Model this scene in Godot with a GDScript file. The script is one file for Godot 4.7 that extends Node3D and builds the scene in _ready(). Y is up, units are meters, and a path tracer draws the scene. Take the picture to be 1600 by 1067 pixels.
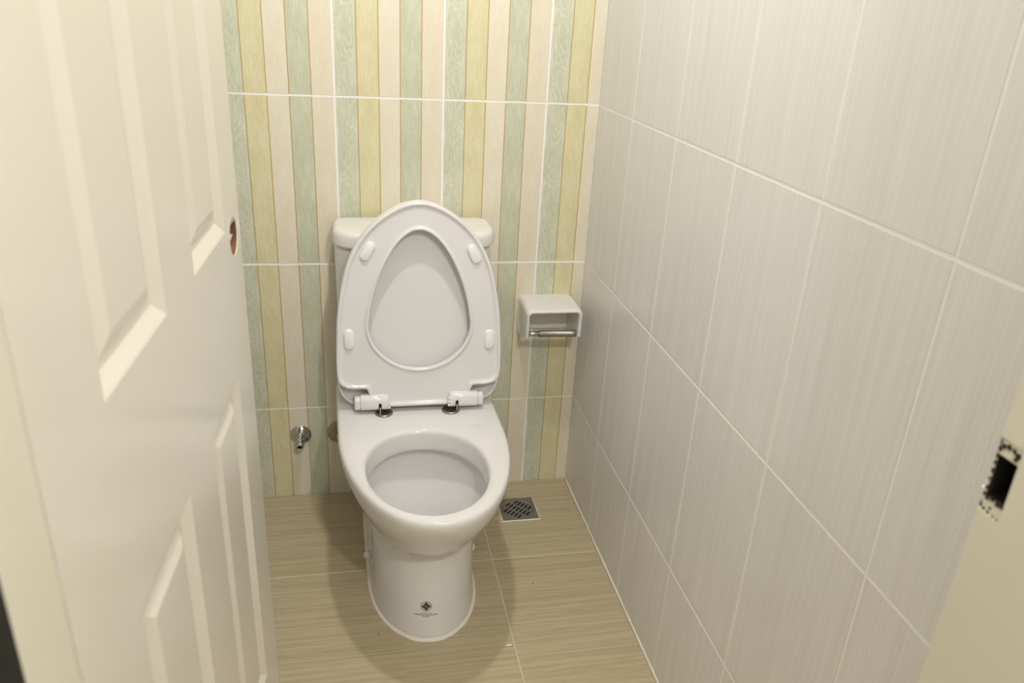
extends Node3D
# A tiled toilet cubicle seen from its doorway. Units are metres; the back wall is z = 0, the floor y = 0.

const CAM := Vector3(-0.175, 1.29, 1.9133)
const XR := 0.4259        # right wall
const XL := -0.51         # left wall
const ROW := 0.2757       # height of the lowest grout line
const CEIL := 2.2

# ---------------------------------------------------------------- mesh helpers
class Geo:
	var v := PackedVector3Array()
	var uv := PackedVector2Array()
	var sg := PackedInt32Array()
	var group := 0
	func tri(a: Vector3, b: Vector3, c: Vector3, ua := Vector2.ZERO, ub := Vector2.ZERO, uc := Vector2.ZERO) -> void:
		v.append(a); v.append(b); v.append(c)
		uv.append(ua); uv.append(ub); uv.append(uc)
		sg.append(group)
	func quad(a: Vector3, b: Vector3, c: Vector3, d: Vector3, ua := Vector2.ZERO, ub := Vector2.ZERO, uc := Vector2.ZERO, ud := Vector2.ZERO) -> void:
		tri(a, b, c, ua, ub, uc)
		tri(a, c, d, ua, uc, ud)
	# rings of equal length joined to a skin
	func loft(rings: Array, closed := true, cap0 := false, cap1 := false, uvs := Vector2(1, 1)) -> void:
		var n: int = rings[0].size()
		var m := n if closed else n - 1
		for r in rings.size() - 1:
			var a: PackedVector3Array = rings[r]
			var b: PackedVector3Array = rings[r + 1]
			for i in m:
				var j := (i + 1) % n
				var u0 := float(i) / m * uvs.x
				var u1 := float(i + 1) / m * uvs.x
				var w0 := float(r) / (rings.size() - 1) * uvs.y
				var w1 := float(r + 1) / (rings.size() - 1) * uvs.y
				quad(a[i], a[j], b[j], b[i], Vector2(u0, w0), Vector2(u1, w0), Vector2(u1, w1), Vector2(u0, w1))
		if cap0: fan(rings[0], true)
		if cap1: fan(rings[rings.size() - 1], false)
	func fan(ring: PackedVector3Array, back: bool) -> void:
		var c := Vector3.ZERO
		for p in ring: c += p
		c /= ring.size()
		for i in ring.size():
			var j := (i + 1) % ring.size()
			if back: tri(c, ring[j], ring[i])
			else: tri(c, ring[i], ring[j])
	func box(lo: Vector3, hi: Vector3) -> void:
		group = -1
		var p := func(x, y, z): return Vector3(hi.x if x else lo.x, hi.y if y else lo.y, hi.z if z else lo.z)
		quad(p.call(0, 0, 1), p.call(1, 0, 1), p.call(1, 1, 1), p.call(0, 1, 1))
		quad(p.call(1, 0, 0), p.call(0, 0, 0), p.call(0, 1, 0), p.call(1, 1, 0))
		quad(p.call(1, 0, 1), p.call(1, 0, 0), p.call(1, 1, 0), p.call(1, 1, 1))
		quad(p.call(0, 0, 0), p.call(0, 0, 1), p.call(0, 1, 1), p.call(0, 1, 0))
		quad(p.call(0, 1, 1), p.call(1, 1, 1), p.call(1, 1, 0), p.call(0, 1, 0))
		quad(p.call(0, 0, 0), p.call(1, 0, 0), p.call(1, 0, 1), p.call(0, 0, 1))
	# a slab whose front face lies in the plane of o, U, V; front edges chamfered by b
	func slab(o: Vector3, U: Vector3, V: Vector3, w: float, h: float, t: float, b: float, u0 := Vector2.ZERO, u1 := Vector2.ONE) -> void:
		group = -1
		var N := U.cross(V)
		var f := [o + U * b + V * b, o + U * (w - b) + V * b, o + U * (w - b) + V * (h - b), o + U * b + V * (h - b)]
		var e := [o - N * b, o + U * w - N * b, o + U * w + V * h - N * b, o + V * h - N * b]
		var k := [o - N * t, o + U * w - N * t, o + U * w + V * h - N * t, o + V * h - N * t]
		var q := [Vector2(u0.x, u1.y), u1, Vector2(u1.x, u0.y), u0]
		quad(f[0], f[1], f[2], f[3], q[0], q[1], q[2], q[3])
		for i in 4:
			var j := (i + 1) % 4
			quad(e[i], e[j], f[j], f[i], q[i], q[j], q[j], q[i])
			quad(k[i], k[j], e[j], e[i], q[i], q[j], q[j], q[i])
	func commit(orient := true, shift := Vector3.ZERO) -> ArrayMesh:
		var flip := false
		if orient:
			var c := Vector3.ZERO
			for p in v: c += p
			c /= maxi(1, v.size())
			var vol := 0.0
			for i in range(0, v.size(), 3): vol += (v[i] - c).dot((v[i + 1] - c).cross(v[i + 2] - c))
			flip = vol < 0.0
		var st := SurfaceTool.new()
		st.begin(Mesh.PRIMITIVE_TRIANGLES)
		for t in sg.size():
			st.set_smooth_group(sg[t])
			for k in ([0, 1, 2] if flip else [0, 2, 1]):
				st.set_uv(uv[t * 3 + k])
				st.add_vertex(v[t * 3 + k] - shift)
		st.generate_normals()
		return st.commit()

func sp(c: float, e: float) -> float: return signf(c) * pow(absf(c), e)

# plan outline: superellipse, front half (+z) and back half of their own length and squareness
func plan(cx: float, zc: float, hw: float, lf: float, lb: float, nf: float, nb: float, n := 144) -> PackedVector2Array:
	var r := PackedVector2Array()
	for i in n:
		var a := TAU * i / n
		var s := sin(a)
		var e := 2.0 / (nf if s > 0.0 else nb)
		r.append(Vector2(cx + hw * sp(cos(a), e), zc + (lf if s > 0.0 else lb) * sp(s, e)))
	return r

func ring_y(r: PackedVector2Array, y: float, yaw := 0.0) -> PackedVector3Array:
	var o := PackedVector3Array()
	for p in r: o.append(Vector3(p.x + yaw * (p.y - 0.4), y, p.y))
	return o

func mesh_at(called: String, m: Mesh, mat: Material, parent: Node, at := Transform3D.IDENTITY) -> MeshInstance3D:
	var o := MeshInstance3D.new()
	o.name = called
	o.mesh = m
	o.material_override = mat
	o.transform = at
	parent.add_child(o, true)
	return o

func put(called: String, g: Geo, mat: Material, parent: Node, orient := true, shift := Vector3.ZERO) -> MeshInstance3D:
	return mesh_at(called, g.commit(orient, shift), mat, parent)

func base(called: String, at := Vector3.ZERO) -> Node3D:
	var o := Node3D.new()
	o.name = called
	o.position = at
	add_child(o, true)
	return o

func tag(o: Node, label: String, category: String, kind := "", group := "") -> Node:
	o.set_meta("label", label)
	o.set_meta("category", category)
	if kind: o.set_meta("kind", kind)
	if group: o.set_meta("group", group)
	return o

# a lathed solid: profile of (radius, along) about an axis
func lathe(g: Geo, o: Vector3, axis: Vector3, prof: Array, n := 32, cap0 := true, cap1 := true) -> void:
	var Z := axis.normalized()
	var X := Z.cross(Vector3.UP if absf(Z.y) < 0.9 else Vector3.RIGHT).normalized()
	var Y := Z.cross(X)
	var rings := []
	for p in prof:
		var r := PackedVector3Array()
		for i in n:
			var a := TAU * i / n
			r.append(o + Z * p.y + (X * cos(a) + Y * sin(a)) * p.x)
		rings.append(r)
	g.loft(rings, true, cap0, cap1)

# ---------------------------------------------------------------- materials
func mat(c: Color, rough := 0.5, metal := 0.0, spec := 0.5) -> StandardMaterial3D:
	var m := StandardMaterial3D.new()
	m.albedo_color = c
	m.roughness = rough
	m.metallic = metal
	m.metallic_specular = spec
	return m

func tex_mat(img: Image, rough: float, spec := 0.5) -> StandardMaterial3D:
	var m := mat(Color.WHITE, rough, 0.0, spec)
	img.generate_mipmaps()
	m.albedo_texture = ImageTexture.create_from_image(img)
	return m

func noise(s: int, f: float, oct := 3) -> FastNoiseLite:
	var n := FastNoiseLite.new()
	n.seed = s
	n.frequency = f
	n.noise_type = FastNoiseLite.TYPE_SIMPLEX_SMOOTH
	n.fractal_octaves = oct
	return n

# one printed wood stripe: fibres, cathedral figure and a soft tone drift
func grain(s: int, light: Color, dark: Color, figure: float) -> Image:
	var w := 96
	var h := 640
	var img := Image.create(w, h, false, Image.FORMAT_RGB8)
	var a := noise(s, 1.0, 3)
	var b := noise(s + 7, 1.0, 2)
	for y in h:
		var q := float(y) / h * 8.0
		var bend := b.get_noise_2d(3.0, q * 0.35) * 0.8
		for x in w:
			var p := float(x) / w
			var fib := a.get_noise_2d(p * 22.0, q * 0.9)
			var d := p - 0.5 - bend * 0.5
			var cat := sin((q * 1.3 + d * d * 9.0 + b.get_noise_2d(p * 2.0, q * 0.5) * 1.6) * TAU)
			var t := 0.42 + fib * 0.5 + figure * cat * (0.4 + 0.6 * absf(b.get_noise_2d(p * 4.0 + 9.0, q))) + b.get_noise_2d(p, q * 0.4) * 0.25
			img.set_pixel(x, y, light.lerp(dark, clampf(t, 0.0, 1.0)))
	return img

func streaks(s: int, w: int, h: int, light: Color, dark: Color, fx: float, fy: float, blotch: float) -> Image:
	var img := Image.create(w, h, false, Image.FORMAT_RGB8)
	var a := noise(s, 1.0, 3)
	var b := noise(s + 3, 1.0, 2)
	for y in h:
		var q := float(y) / h
		for x in w:
			var p := float(x) / w
			var t := 0.45 + 0.75 * a.get_noise_2d(p * fx, q * fy) + blotch * b.get_noise_2d(p * fx * 0.12, q * fy * 0.4 + 5.0)
			img.set_pixel(x, y, light.lerp(dark, clampf(t, 0.0, 1.0)))
	return img

var M := {}

func make_materials() -> void:
	M.ceramic = mat(Color(0.875, 0.872, 0.868), 0.05)
	M.tank = mat(Color(0.90, 0.895, 0.88), 0.09)
	M.plastic = mat(Color(0.885, 0.885, 0.888), 0.10)
	M.pad = mat(Color(0.93, 0.93, 0.925), 0.3)
	M.chrome = mat(Color(0.80, 0.80, 0.78), 0.12, 1.0)
	M.brushed = mat(Color(0.62, 0.61, 0.57), 0.32, 1.0)
	M.satin = mat(Color(0.60, 0.60, 0.58), 0.38, 0.85)
	M.steel = mat(Color(0.55, 0.54, 0.50), 0.5, 0.75)
	M.dark = mat(Color(0.03, 0.028, 0.025), 0.7)
	M.grout = mat(Color(0.955, 0.955, 0.95), 0.8)
	M.grout_grey = mat(Color(0.93, 0.925, 0.91), 0.8)
	M.grout_floor = mat(Color(0.82, 0.78, 0.69), 0.85)
	M.grout_hall = mat(Color(0.78, 0.72, 0.60), 0.45)
	M.sealant = mat(Color(0.91, 0.89, 0.84), 0.5)
	M.biscuit = mat(Color(0.76, 0.64, 0.42), 0.5)
	M.door = mat(Color(0.865, 0.85, 0.80), 0.2)
	M.frame = mat(Color(0.85, 0.835, 0.765), 0.3)
	M.wood = mat(Color(0.50, 0.35, 0.24), 0.8)
	M.tan = mat(Color(0.62, 0.57, 0.48), 0.35)
	M.plaster = mat(Color(0.84, 0.835, 0.815), 0.9)
	M.rubber = mat(Color(0.02, 0.02, 0.018), 0.6)
	M.water = mat(Color(0.9, 0.93, 0.94), 0.02)
	M.water.refraction_enabled = true
	M.water.refraction_scale = 0.033
	var st := [
		[11, Color(0.87, 0.875, 0.81), Color(0.73, 0.755, 0.645), 0.30],
		[23, Color(0.895, 0.88, 0.755), Color(0.825, 0.785, 0.595), 0.15],
		[37, Color(0.92, 0.905, 0.845), Color(0.885, 0.85, 0.755), 0.09],
		[41, Color(0.84, 0.85, 0.775), Color(0.725, 0.75, 0.635), 0.20],
		[59, Color(0.915, 0.89, 0.825), Color(0.875, 0.83, 0.735), 0.09]]
	M.stripe = []
	for s in st: M.stripe.append(tex_mat(grain(s[0], s[1], s[2], s[3]), 0.38))
	M.wall = []
	for k in 3: M.wall.append(tex_mat(streaks(70 + k, 256, 192, Color(0.905, 0.905, 0.90), Color(0.86, 0.855, 0.845), 70.0, 1.0, 0.25), 0.24))
	M.floor = []
	for k in 2: M.floor.append(tex_mat(streaks(90 + k, 256, 512, Color(0.755, 0.703, 0.588), Color(0.690, 0.635, 0.515), 7.0, 130.0, 0.9), 0.42))

# ---------------------------------------------------------------- the place
func _ready() -> void:
	var cam := Camera3D.new()
	cam.name = "camera"
	cam.position = CAM
	cam.rotation = Vector3(-0.4051, -0.2138, 0.0563)
	var lens := CameraAttributesPhysical.new()
	lens.frustum_focal_length = 27.56
	lens.frustum_focus_distance = 1.75
	lens.frustum_near = 0.05
	lens.frustum_far = 50.0
	lens.exposure_aperture = 5.4
	cam.attributes = lens
	cam.fov = 47.056
	add_child(cam)
	cam.current = true
	var we := WorldEnvironment.new()
	we.name = "environment"
	var env := Environment.new()
	env.background_mode = Environment.BG_COLOR
	env.background_color = Color(0.02, 0.02, 0.02)
	env.tonemap_mode = Environment.TONE_MAPPER_LINEAR
	env.tonemap_exposure = 1.0
	env.sdfgi_enabled = true
	env.ssao_enabled = true
	env.ssil_enabled = true
	we.environment = env
	add_child(we)
	make_materials()
	downlight(Vector3(-0.04, CEIL, 0.67), 0.94, Color(1.0, 0.981, 0.961))
	lamp("corridor_lamp", Vector3(0.2, CEIL, 2.2), 1.06, Color(1.0, 0.981, 0.961), 0.08, "round white bulb lamp hanging from the ceiling just outside the door")
	shell()
	tiles_back()
	tiles_right()
	tiles_floor()
	door()
	frame()
	toilet()
	paper_holder()
	valve()
	drain()
	crumbs()

func lamp(called: String, at: Vector3, energy: float, c: Color, drop: float, label: String) -> void:
	var t := base(called, at)
	tag(t, label, "lamp")
	var g := Geo.new()
	lathe(g, Vector3.ZERO, Vector3.DOWN, [Vector2(0.055, 0.0), Vector2(0.055, 0.02), Vector2(0.03, 0.04)] + ([Vector2(0.03, 0.085)] if drop == 0.0 else [Vector2(0.005, 0.045), Vector2(0.005, drop + 0.03), Vector2(0.03, drop + 0.045), Vector2(0.03, drop + 0.085)]))
	put("socket", g, M.pad, t)
	var glow := mat(Color(0.95, 0.95, 0.93), 0.4)
	glow.emission_enabled = true
	glow.emission = c
	glow.emission_energy_multiplier = 8.0
	var b := Geo.new()
	var pr := []
	for i in 13:
		var a := PI * i / 12.0
		pr.append(Vector2(0.002 + 0.032 * sin(a), drop + 0.12 - 0.035 * cos(a)))
	lathe(b, Vector3.ZERO, Vector3.DOWN, pr)
	put("bulb", b, glow, t)
	var l := OmniLight3D.new()
	l.name = "bulb_light"
	l.position = Vector3(0, -0.12 - drop, 0)
	l.light_energy = energy
	l.light_color = c
	l.light_size = 0.03
	l.omni_range = 8.0
	l.omni_attenuation = 2.0
	l.shadow_enabled = true
	t.add_child(l)

func downlight(at: Vector3, energy: float, c: Color) -> void:
	var t := base("ceiling_light", at)
	tag(t, "small round downlight on the cubicle ceiling above the toilet", "lamp")
	var g := Geo.new()
	lathe(g, Vector3.ZERO, Vector3.DOWN, [Vector2(0.060, 0.0), Vector2(0.060, 0.003), Vector2(0.056, 0.008), Vector2(0.046, 0.010), Vector2(0.043, 0.006), Vector2(0.043, 0.001)])
	put("trim_ring", g, M.pad, t)
	var glow := mat(Color(0.95, 0.95, 0.93), 0.4)
	glow.emission_enabled = true
	glow.emission = c
	glow.emission_energy_multiplier = 14.0
	var b := Geo.new()
	lathe(b, Vector3.ZERO, Vector3.DOWN, [Vector2(0.0425, 0.002), Vector2(0.0425, 0.0035), Vector2(0.036, 0.005), Vector2(0.012, 0.0056)])
	put("lens", b, glow, t)
	var l := SpotLight3D.new()
	l.name = "beam"
	l.position = Vector3(0, -0.014, 0)
	l.rotation = Vector3(-PI / 2, 0, 0)
	l.spot_angle = 82.0
	l.spot_angle_attenuation = 0.5
	l.spot_range = 8.0
	l.spot_attenuation = 2.0
	l.light_energy = energy
	l.light_color = c
	l.light_size = 0.035
	l.shadow_enabled = true
	t.add_child(l)

func block(called: String, lo: Vector3, hi: Vector3, m: Material, label: String, category: String) -> MeshInstance3D:
	var g := Geo.new()
	g.box(lo, hi)
	var o := put(called, g, m, self)
	tag(o, label, category, "structure")
	return o

var w_back: Node
var w_right: Node
var flr: Node

func shell() -> void:
	w_back = block("wall_back", Vector3(XL - 0.1, 0, -0.1), Vector3(XR, CEIL, -0.0006), M.grout, "back wall of green, yellow and cream wood-look striped tiles behind the toilet", "wall")
	w_right = block("wall_right", Vector3(XR + 0.0006, 0, -0.1), Vector3(XR + 0.1, CEIL, 1.44), M.grout_grey, "right wall of pale grey tiles with fine vertical streaks", "wall")
	block("wall_left", Vector3(XL - 0.1, 0, 0.0), Vector3(XL, CEIL, 1.44), M.wall[0], "left wall hidden behind the open door", "wall")
	flr = block("floor", Vector3(-1.5, -0.12, -0.1), Vector3(1.5, -0.0008, 1.49), M.grout_floor, "beige floor of large wood-look tiles under the toilet", "floor")
	block("floor_corridor", Vector3(-1.5, -0.12, 1.49), Vector3(1.5, -0.0008, 2.9), M.grout_hall, "beige corridor floor outside the door", "floor")
	block("ceiling", Vector3(-1.5, CEIL, -0.1), Vector3(1.5, CEIL + 0.1, 2.9), M.plaster, "white plaster ceiling of the cubicle", "ceiling")
	var w := CSGBox3D.new()
	w.name = "wall_front"
	w.size = Vector3(3.0, CEIL, 0.1)
	w.position = Vector3(0, CEIL / 2, 1.49)
	w.material = M.plaster
	var cut := CSGBox3D.new()
	cut.name = "opening"
	cut.operation = CSGShape3D.OPERATION_SUBTRACTION
	cut.size = Vector3(0.797, 2.06, 0.3)
	cut.position = Vector3(-0.0135, 1.03 - CEIL / 2 - 0.01, 0)
	w.add_child(cut)
	add_child(w)
	tag(w, "plastered front wall that holds the door frame", "wall", "structure")
	block("wall_corridor_left", Vector3(-1.5, 0, 1.54), Vector3(-1.4, CEIL, 2.9), M.plaster, "plain corridor wall to the left outside the door", "wall")
	block("wall_corridor_right", Vector3(1.4, 0, 1.54), Vector3(1.5, CEIL, 2.9), M.plaster, "plain corridor wall to the right outside the door", "wall")
	block("wall_corridor_far", Vector3(-1.4, 0, 2.8), Vector3(1.4, CEIL, 2.9), M.plaster, "plain corridor wall facing the door", "wall")

# every back tile is a glazed body with five proud printed stripes
func tiles_back() -> void:
	var pitch := 0.2501
	var x0 := -0.2072 - 2.0 * pitch
	var gap := 0.0052
	var full := {}
	for c in 5:
		for r in 6:
			var xa := x0 + c * pitch + gap / 2
			var xb := minf(xa + pitch - gap, XR - 0.0008)
			var ya := ROW + (r - 1) * 0.4 + (gap if r > 1 else 0.0028) / 2
			var yb := minf(ROW + r * 0.4 - (gap if r > 0 else 0.0028) / 2, CEIL)
			ya = maxf(ya, 0.0)
			if xb < XL: continue
			var g := Geo.new()
			g.slab(Vector3(maxf(xa, XL), ya, -0.0004), Vector3.RIGHT, Vector3.UP, xb - maxf(xa, XL), yb - ya, 0.006, 0.0003)
			var body := put("tile", g, M.biscuit, w_back)
			var sw := (pitch - gap) / 5.0
			for k in 5:
				var sa := xa + k * sw + (0.0 if k == 0 else 0.0009)
				var sb := xa + (k + 1) * sw - (0.0 if k == 4 else 0.0009)
				var lo := maxf(sa, XL)
				var hi := minf(sb, xb)
				if hi - lo < 0.004: continue
				var u := Vector2((lo - sa) / (sb - sa), 1.0 - (yb - ya) / (0.4 - gap) if r == 0 else 0.0)
				if r == 0: u.y = 0.0
				var v := Vector2((hi - sa) / (sb - sa), u.y + (yb - ya) / (0.4 - gap))
				var key := str(k) if r > 0 and r < 5 and hi == sb and lo == sa else ""
				var m: Mesh
				var at := Transform3D(Basis.IDENTITY, Vector3(lo, ya, 0.0))
				if key and full.has(key): m = full[key]
				else:
					var s := Geo.new()
					s.slab(Vector3.ZERO, Vector3.RIGHT, Vector3.UP, hi - lo, yb - ya, 0.0025, 0.0006, u, v)
					m = s.commit()
					if key: full[key] = m
				mesh_at("stripe", m, M.stripe[k], body, at)

func tiles_right() -> void:
	var gap := 0.0044
	var rng := RandomNumberGenerator.new()
	rng.seed = 5
	for c in 6:
		for r in 6:
			var za := 0.2486 + (c - 1) * 0.2501 + gap / 2
			var zb := minf(za + 0.2501 - gap, 1.44)
			za = maxf(za, 0.0012)
			var ya := maxf(ROW + (r - 1) * 0.4 + gap / 2, 0.003)
			var yb := minf(ROW + r * 0.4 - gap / 2, CEIL)
			var g := Geo.new()
			var du := 0.0
			var f := (yb - ya) / 0.396
			g.slab(Vector3(XR, ya, za), Vector3.BACK, Vector3.UP, zb - za, yb - ya, 0.006, 0.0007, Vector2(du, 0), Vector2(du + (zb - za) / 0.246, f))
			put("tile", g, M.wall[rng.randi() % 3], w_right)
	var b := Geo.new()
	var rings := []
	var nz := noise(4, 14.0, 2)
	for i in 73:
		var z := 0.02 * i
		var k := 0.0035 + 0.002 * nz.get_noise_1d(z)
		rings.append(PackedVector3Array([Vector3(XR + 0.001, 0.0045 + k * 0.4, z), Vector3(XR - k * 0.5, k * 0.9, z), Vector3(XR - k - 0.001, 0.0, z), Vector3(XR + 0.001, -0.001, z)]))
	b.loft(rings, true, true, true)
	put("sealant_bead", b, M.sealant, w_right)

func tiles_floor() -> void:
	var xs := [XL, 0.1477, XR]
	var zs := [0.0, 0.3413, 0.9413, 1.5413]
	var gap := 0.0032
	for i in 2:
		for j in 3:
			var xa: float = xs[i] + (gap / 2 if i > 0 else 0.0)
			var xb: float = xs[i + 1] - (gap / 2 if i < 1 else 0.001)
			var za: float = zs[j] + gap / 2
			var zb: float = zs[j + 1] - gap / 2
			if j == 2: zb = 1.44
			var g := Geo.new()
			var k := (i + j) % 2
			g.slab(Vector3(xa, 0, zb), Vector3.RIGHT, Vector3.FORWARD, xb - xa, zb - za, 0.008, 0.0006, Vector2(0.3 * k, 0.2 * j), Vector2(0.3 * k + (xb - xa) / 0.6, 0.2 * j + (zb - za) / 0.6))
			put("tile", g, M.floor[k], flr)

# ---------------------------------------------------------------- door
func rect_ring(x0: float, x1: float, y0: float, y1: float, k: float, z: float) -> PackedVector3Array:
	return PackedVector3Array([Vector3(x0 + k, y0 + k, z), Vector3(x1 - k, y0 + k, z), Vector3(x1 - k, y1 - k, z), Vector3(x0 + k, y1 - k, z)])

func door() -> void:
	var th := deg_to_rad(2.94)
	var D := Vector3(sin(th), 0, -cos(th))
	var N := Vector3(cos(th), 0, sin(th))
	var t := base("door_1")
	t.transform = Transform3D(Basis(D, Vector3.UP, N), Vector3(-0.3359, 0, 0.75) - D * 0.70)
	tag(t, "open cream six-panel door on the left with an empty round lock hole", "door", "structure")
	var W := 0.70
	var T := 0.036
	var xs := [0.0, W - 0.582, W - 0.397, W - 0.279, W - 0.101, W]   # hinge stile, near panel, middle stile, far panel, lock stile
	var ys := [0.012, 0.214, 0.785, 0.993, 1.60, 1.70, 1.90, 2.01]
	var hole := Vector2(W - 0.047, 0.973)
	var hr := 0.027
	var g := Geo.new()
	g.group = -1
	for i in 5:
		for j in 7:
			if (i == 1 or i == 3) and (j == 1 or j == 3 or j == 5): continue
			var a := Vector2(xs[i], ys[j])
			var b := Vector2(xs[i + 1], ys[j + 1])
			for z in [0.0, -T]:
				var q := [Vector3(a.x, a.y, z), Vector3(b.x, a.y, z), Vector3(b.x, b.y, z), Vector3(a.x, b.y, z)]
				if i == 4 and j == 2:
					pass
				elif z == 0.0: g.quad(q[0], q[1], q[2], q[3])
				else: g.quad(q[1], q[0], q[3], q[2])
	# the lock stile cell with its round hole
	var n := 40
	for z in [0.0, -T]:
		var inner := PackedVector3Array()
		var outer := PackedVector3Array()
		for i in n:
			var a := TAU * i / n
			var d := Vector2(cos(a), sin(a))
			inner.append(Vector3(hole.x + d.x * hr, hole.y + d.y * hr, z))
			var lx: float = (xs[5] - hole.x) if d.x > 0 else (hole.x - xs[4])
			var ly: float = (ys[3] - hole.y) if d.y > 0 else (hole.y - ys[2])
			var k := minf(lx / maxf(absf(d.x), 1e-5), ly / maxf(absf(d.y), 1e-5))
			outer.append(Vector3(hole.x + d.x * k, hole.y + d.y * k, z))
		# corners of the cell
		for i in n:
			var j := (i + 1) % n
			if z == 0.0: g.quad(inner[i], outer[i], outer[j], inner[j])
			else: g.quad(inner[j], outer[j], outer[i], inner[i])
			var p: Vector3 = outer[i]
			var r: Vector3 = outer[j]
			if absf(p.x - r.x) > 1e-5 and absf(p.y - r.y) > 1e-5:
				var cx: float = xs[5] if (p.x + r.x) / 2 > hole.x else xs[4]
				var cy: float = ys[3] if (p.y + r.y) / 2 > hole.y else ys[2]
				if z == 0.0: g.tri(p, Vector3(cx, cy, z), r)
				else: g.tri(r, Vector3(cx, cy, z), p)
	var e := [Vector2(0, ys[0]), Vector2(W, ys[0]), Vector2(W, ys[7]), Vector2(0, ys[7])]
	for i in 4:
		var p: Vector2 = e[i]
		var q: Vector2 = e[(i + 1) % 4]
		g.quad(Vector3(p.x, p.y, -T), Vector3(q.x, q.y, -T), Vector3(q.x, q.y, 0), Vector3(p.x, p.y, 0))
	put("door_leaf", g, M.door, t, false)
	for i in [1, 3]:
		for j in [1, 3, 5]:
			var pg := Geo.new()
			for side in [0, 1]:
				var rings := []
				for s in [[0.0, 0.0], [0.003, -0.0012], [0.012, -0.006], [0.017, -0.0085], [0.022, -0.009], [0.026, -0.0085], [0.040, -0.0030], [0.043, -0.0025]]:
					rings.append(rect_ring(xs[i], xs[i + 1], ys[j], ys[j + 1], s[0], s[1] if side == 0 else -T - s[1]))
				pg.group = -1
				pg.loft(rings)
				pg.fan(rings[rings.size() - 1], false)
				if side == 1:
					# turn the back face outwards
					var k0 := pg.v.size() / 2
					for k in range(k0, pg.v.size(), 3):
						var sw := pg.v[k + 1]
						pg.v[k + 1] = pg.v[k + 2]
						pg.v[k + 2] = sw
			put("panel", pg, M.door, t, false)
	var tube := Geo.new()
	var rr := []
	var fl := noise(8, 30.0, 2)
	for z in [-0.0012, -0.006, -0.014, -0.022, -T + 0.001]:
		var r := PackedVector3Array()
		for i in n:
			var a := TAU * i / n
			var k: float = hr - (0.0012 * fl.get_noise_2d(cos(a), sin(a) + z * 9.0) if z < -0.005 and z > -0.03 else 0.0)
			r.append(Vector3(hole.x + cos(a) * k, hole.y + sin(a) * k, z))
		rr.append(r)
	tube.loft(rr)
	var lock := put("lock_hole", tube, M.wood, t, false)
	lock.set_meta("label", "raw brown wood inside the lock hole")
	var lip := Geo.new()
	var lr := []
	for s in [[hr + 0.0005, 0.0002], [hr - 0.0004, -0.0002], [hr, -0.0014]]:
		var r := PackedVector3Array()
		for i in n: r.append(Vector3(hole.x + cos(TAU * i / n) * s[0], hole.y + sin(TAU * i / n) * s[0], s[1]))
		lr.append(r)
	lip.loft(lr)
	put("painted_rim", lip, M.door, lock, false)
	var fp := Geo.new()   # a torn tongue of painted skin hanging into the hole on its hinge side
	fp.group = -1
	var a0 := Vector3(hole.x - hr - 0.001, hole.y + 0.010, -0.001)
	var a1 := Vector3(hole.x - hr - 0.001, hole.y - 0.003, -0.001)
	var a2 := Vector3(hole.x + 0.004, hole.y + 0.002, -0.002)
	var dz := Vector3(0, 0, -0.004)
	fp.tri(a0, a1, a2); fp.tri(a0 + dz, a2 + dz, a1 + dz)
	fp.quad(a1, a1 + dz, a2 + dz, a2); fp.quad(a2, a2 + dz, a0 + dz, a0)
	put("torn_skin", fp, M.door, lock)
	for y in [0.25, 1.30, 1.78]:
		var h := Geo.new()
		lathe(h, Vector3(-0.006, y, -0.004), Vector3.UP, [Vector2(0.004, -0.002), Vector2(0.0055, 0.0), Vector2(0.0055, 0.09), Vector2(0.004, 0.092)], 16)
		put("hinge", h, M.frame, t)

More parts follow.
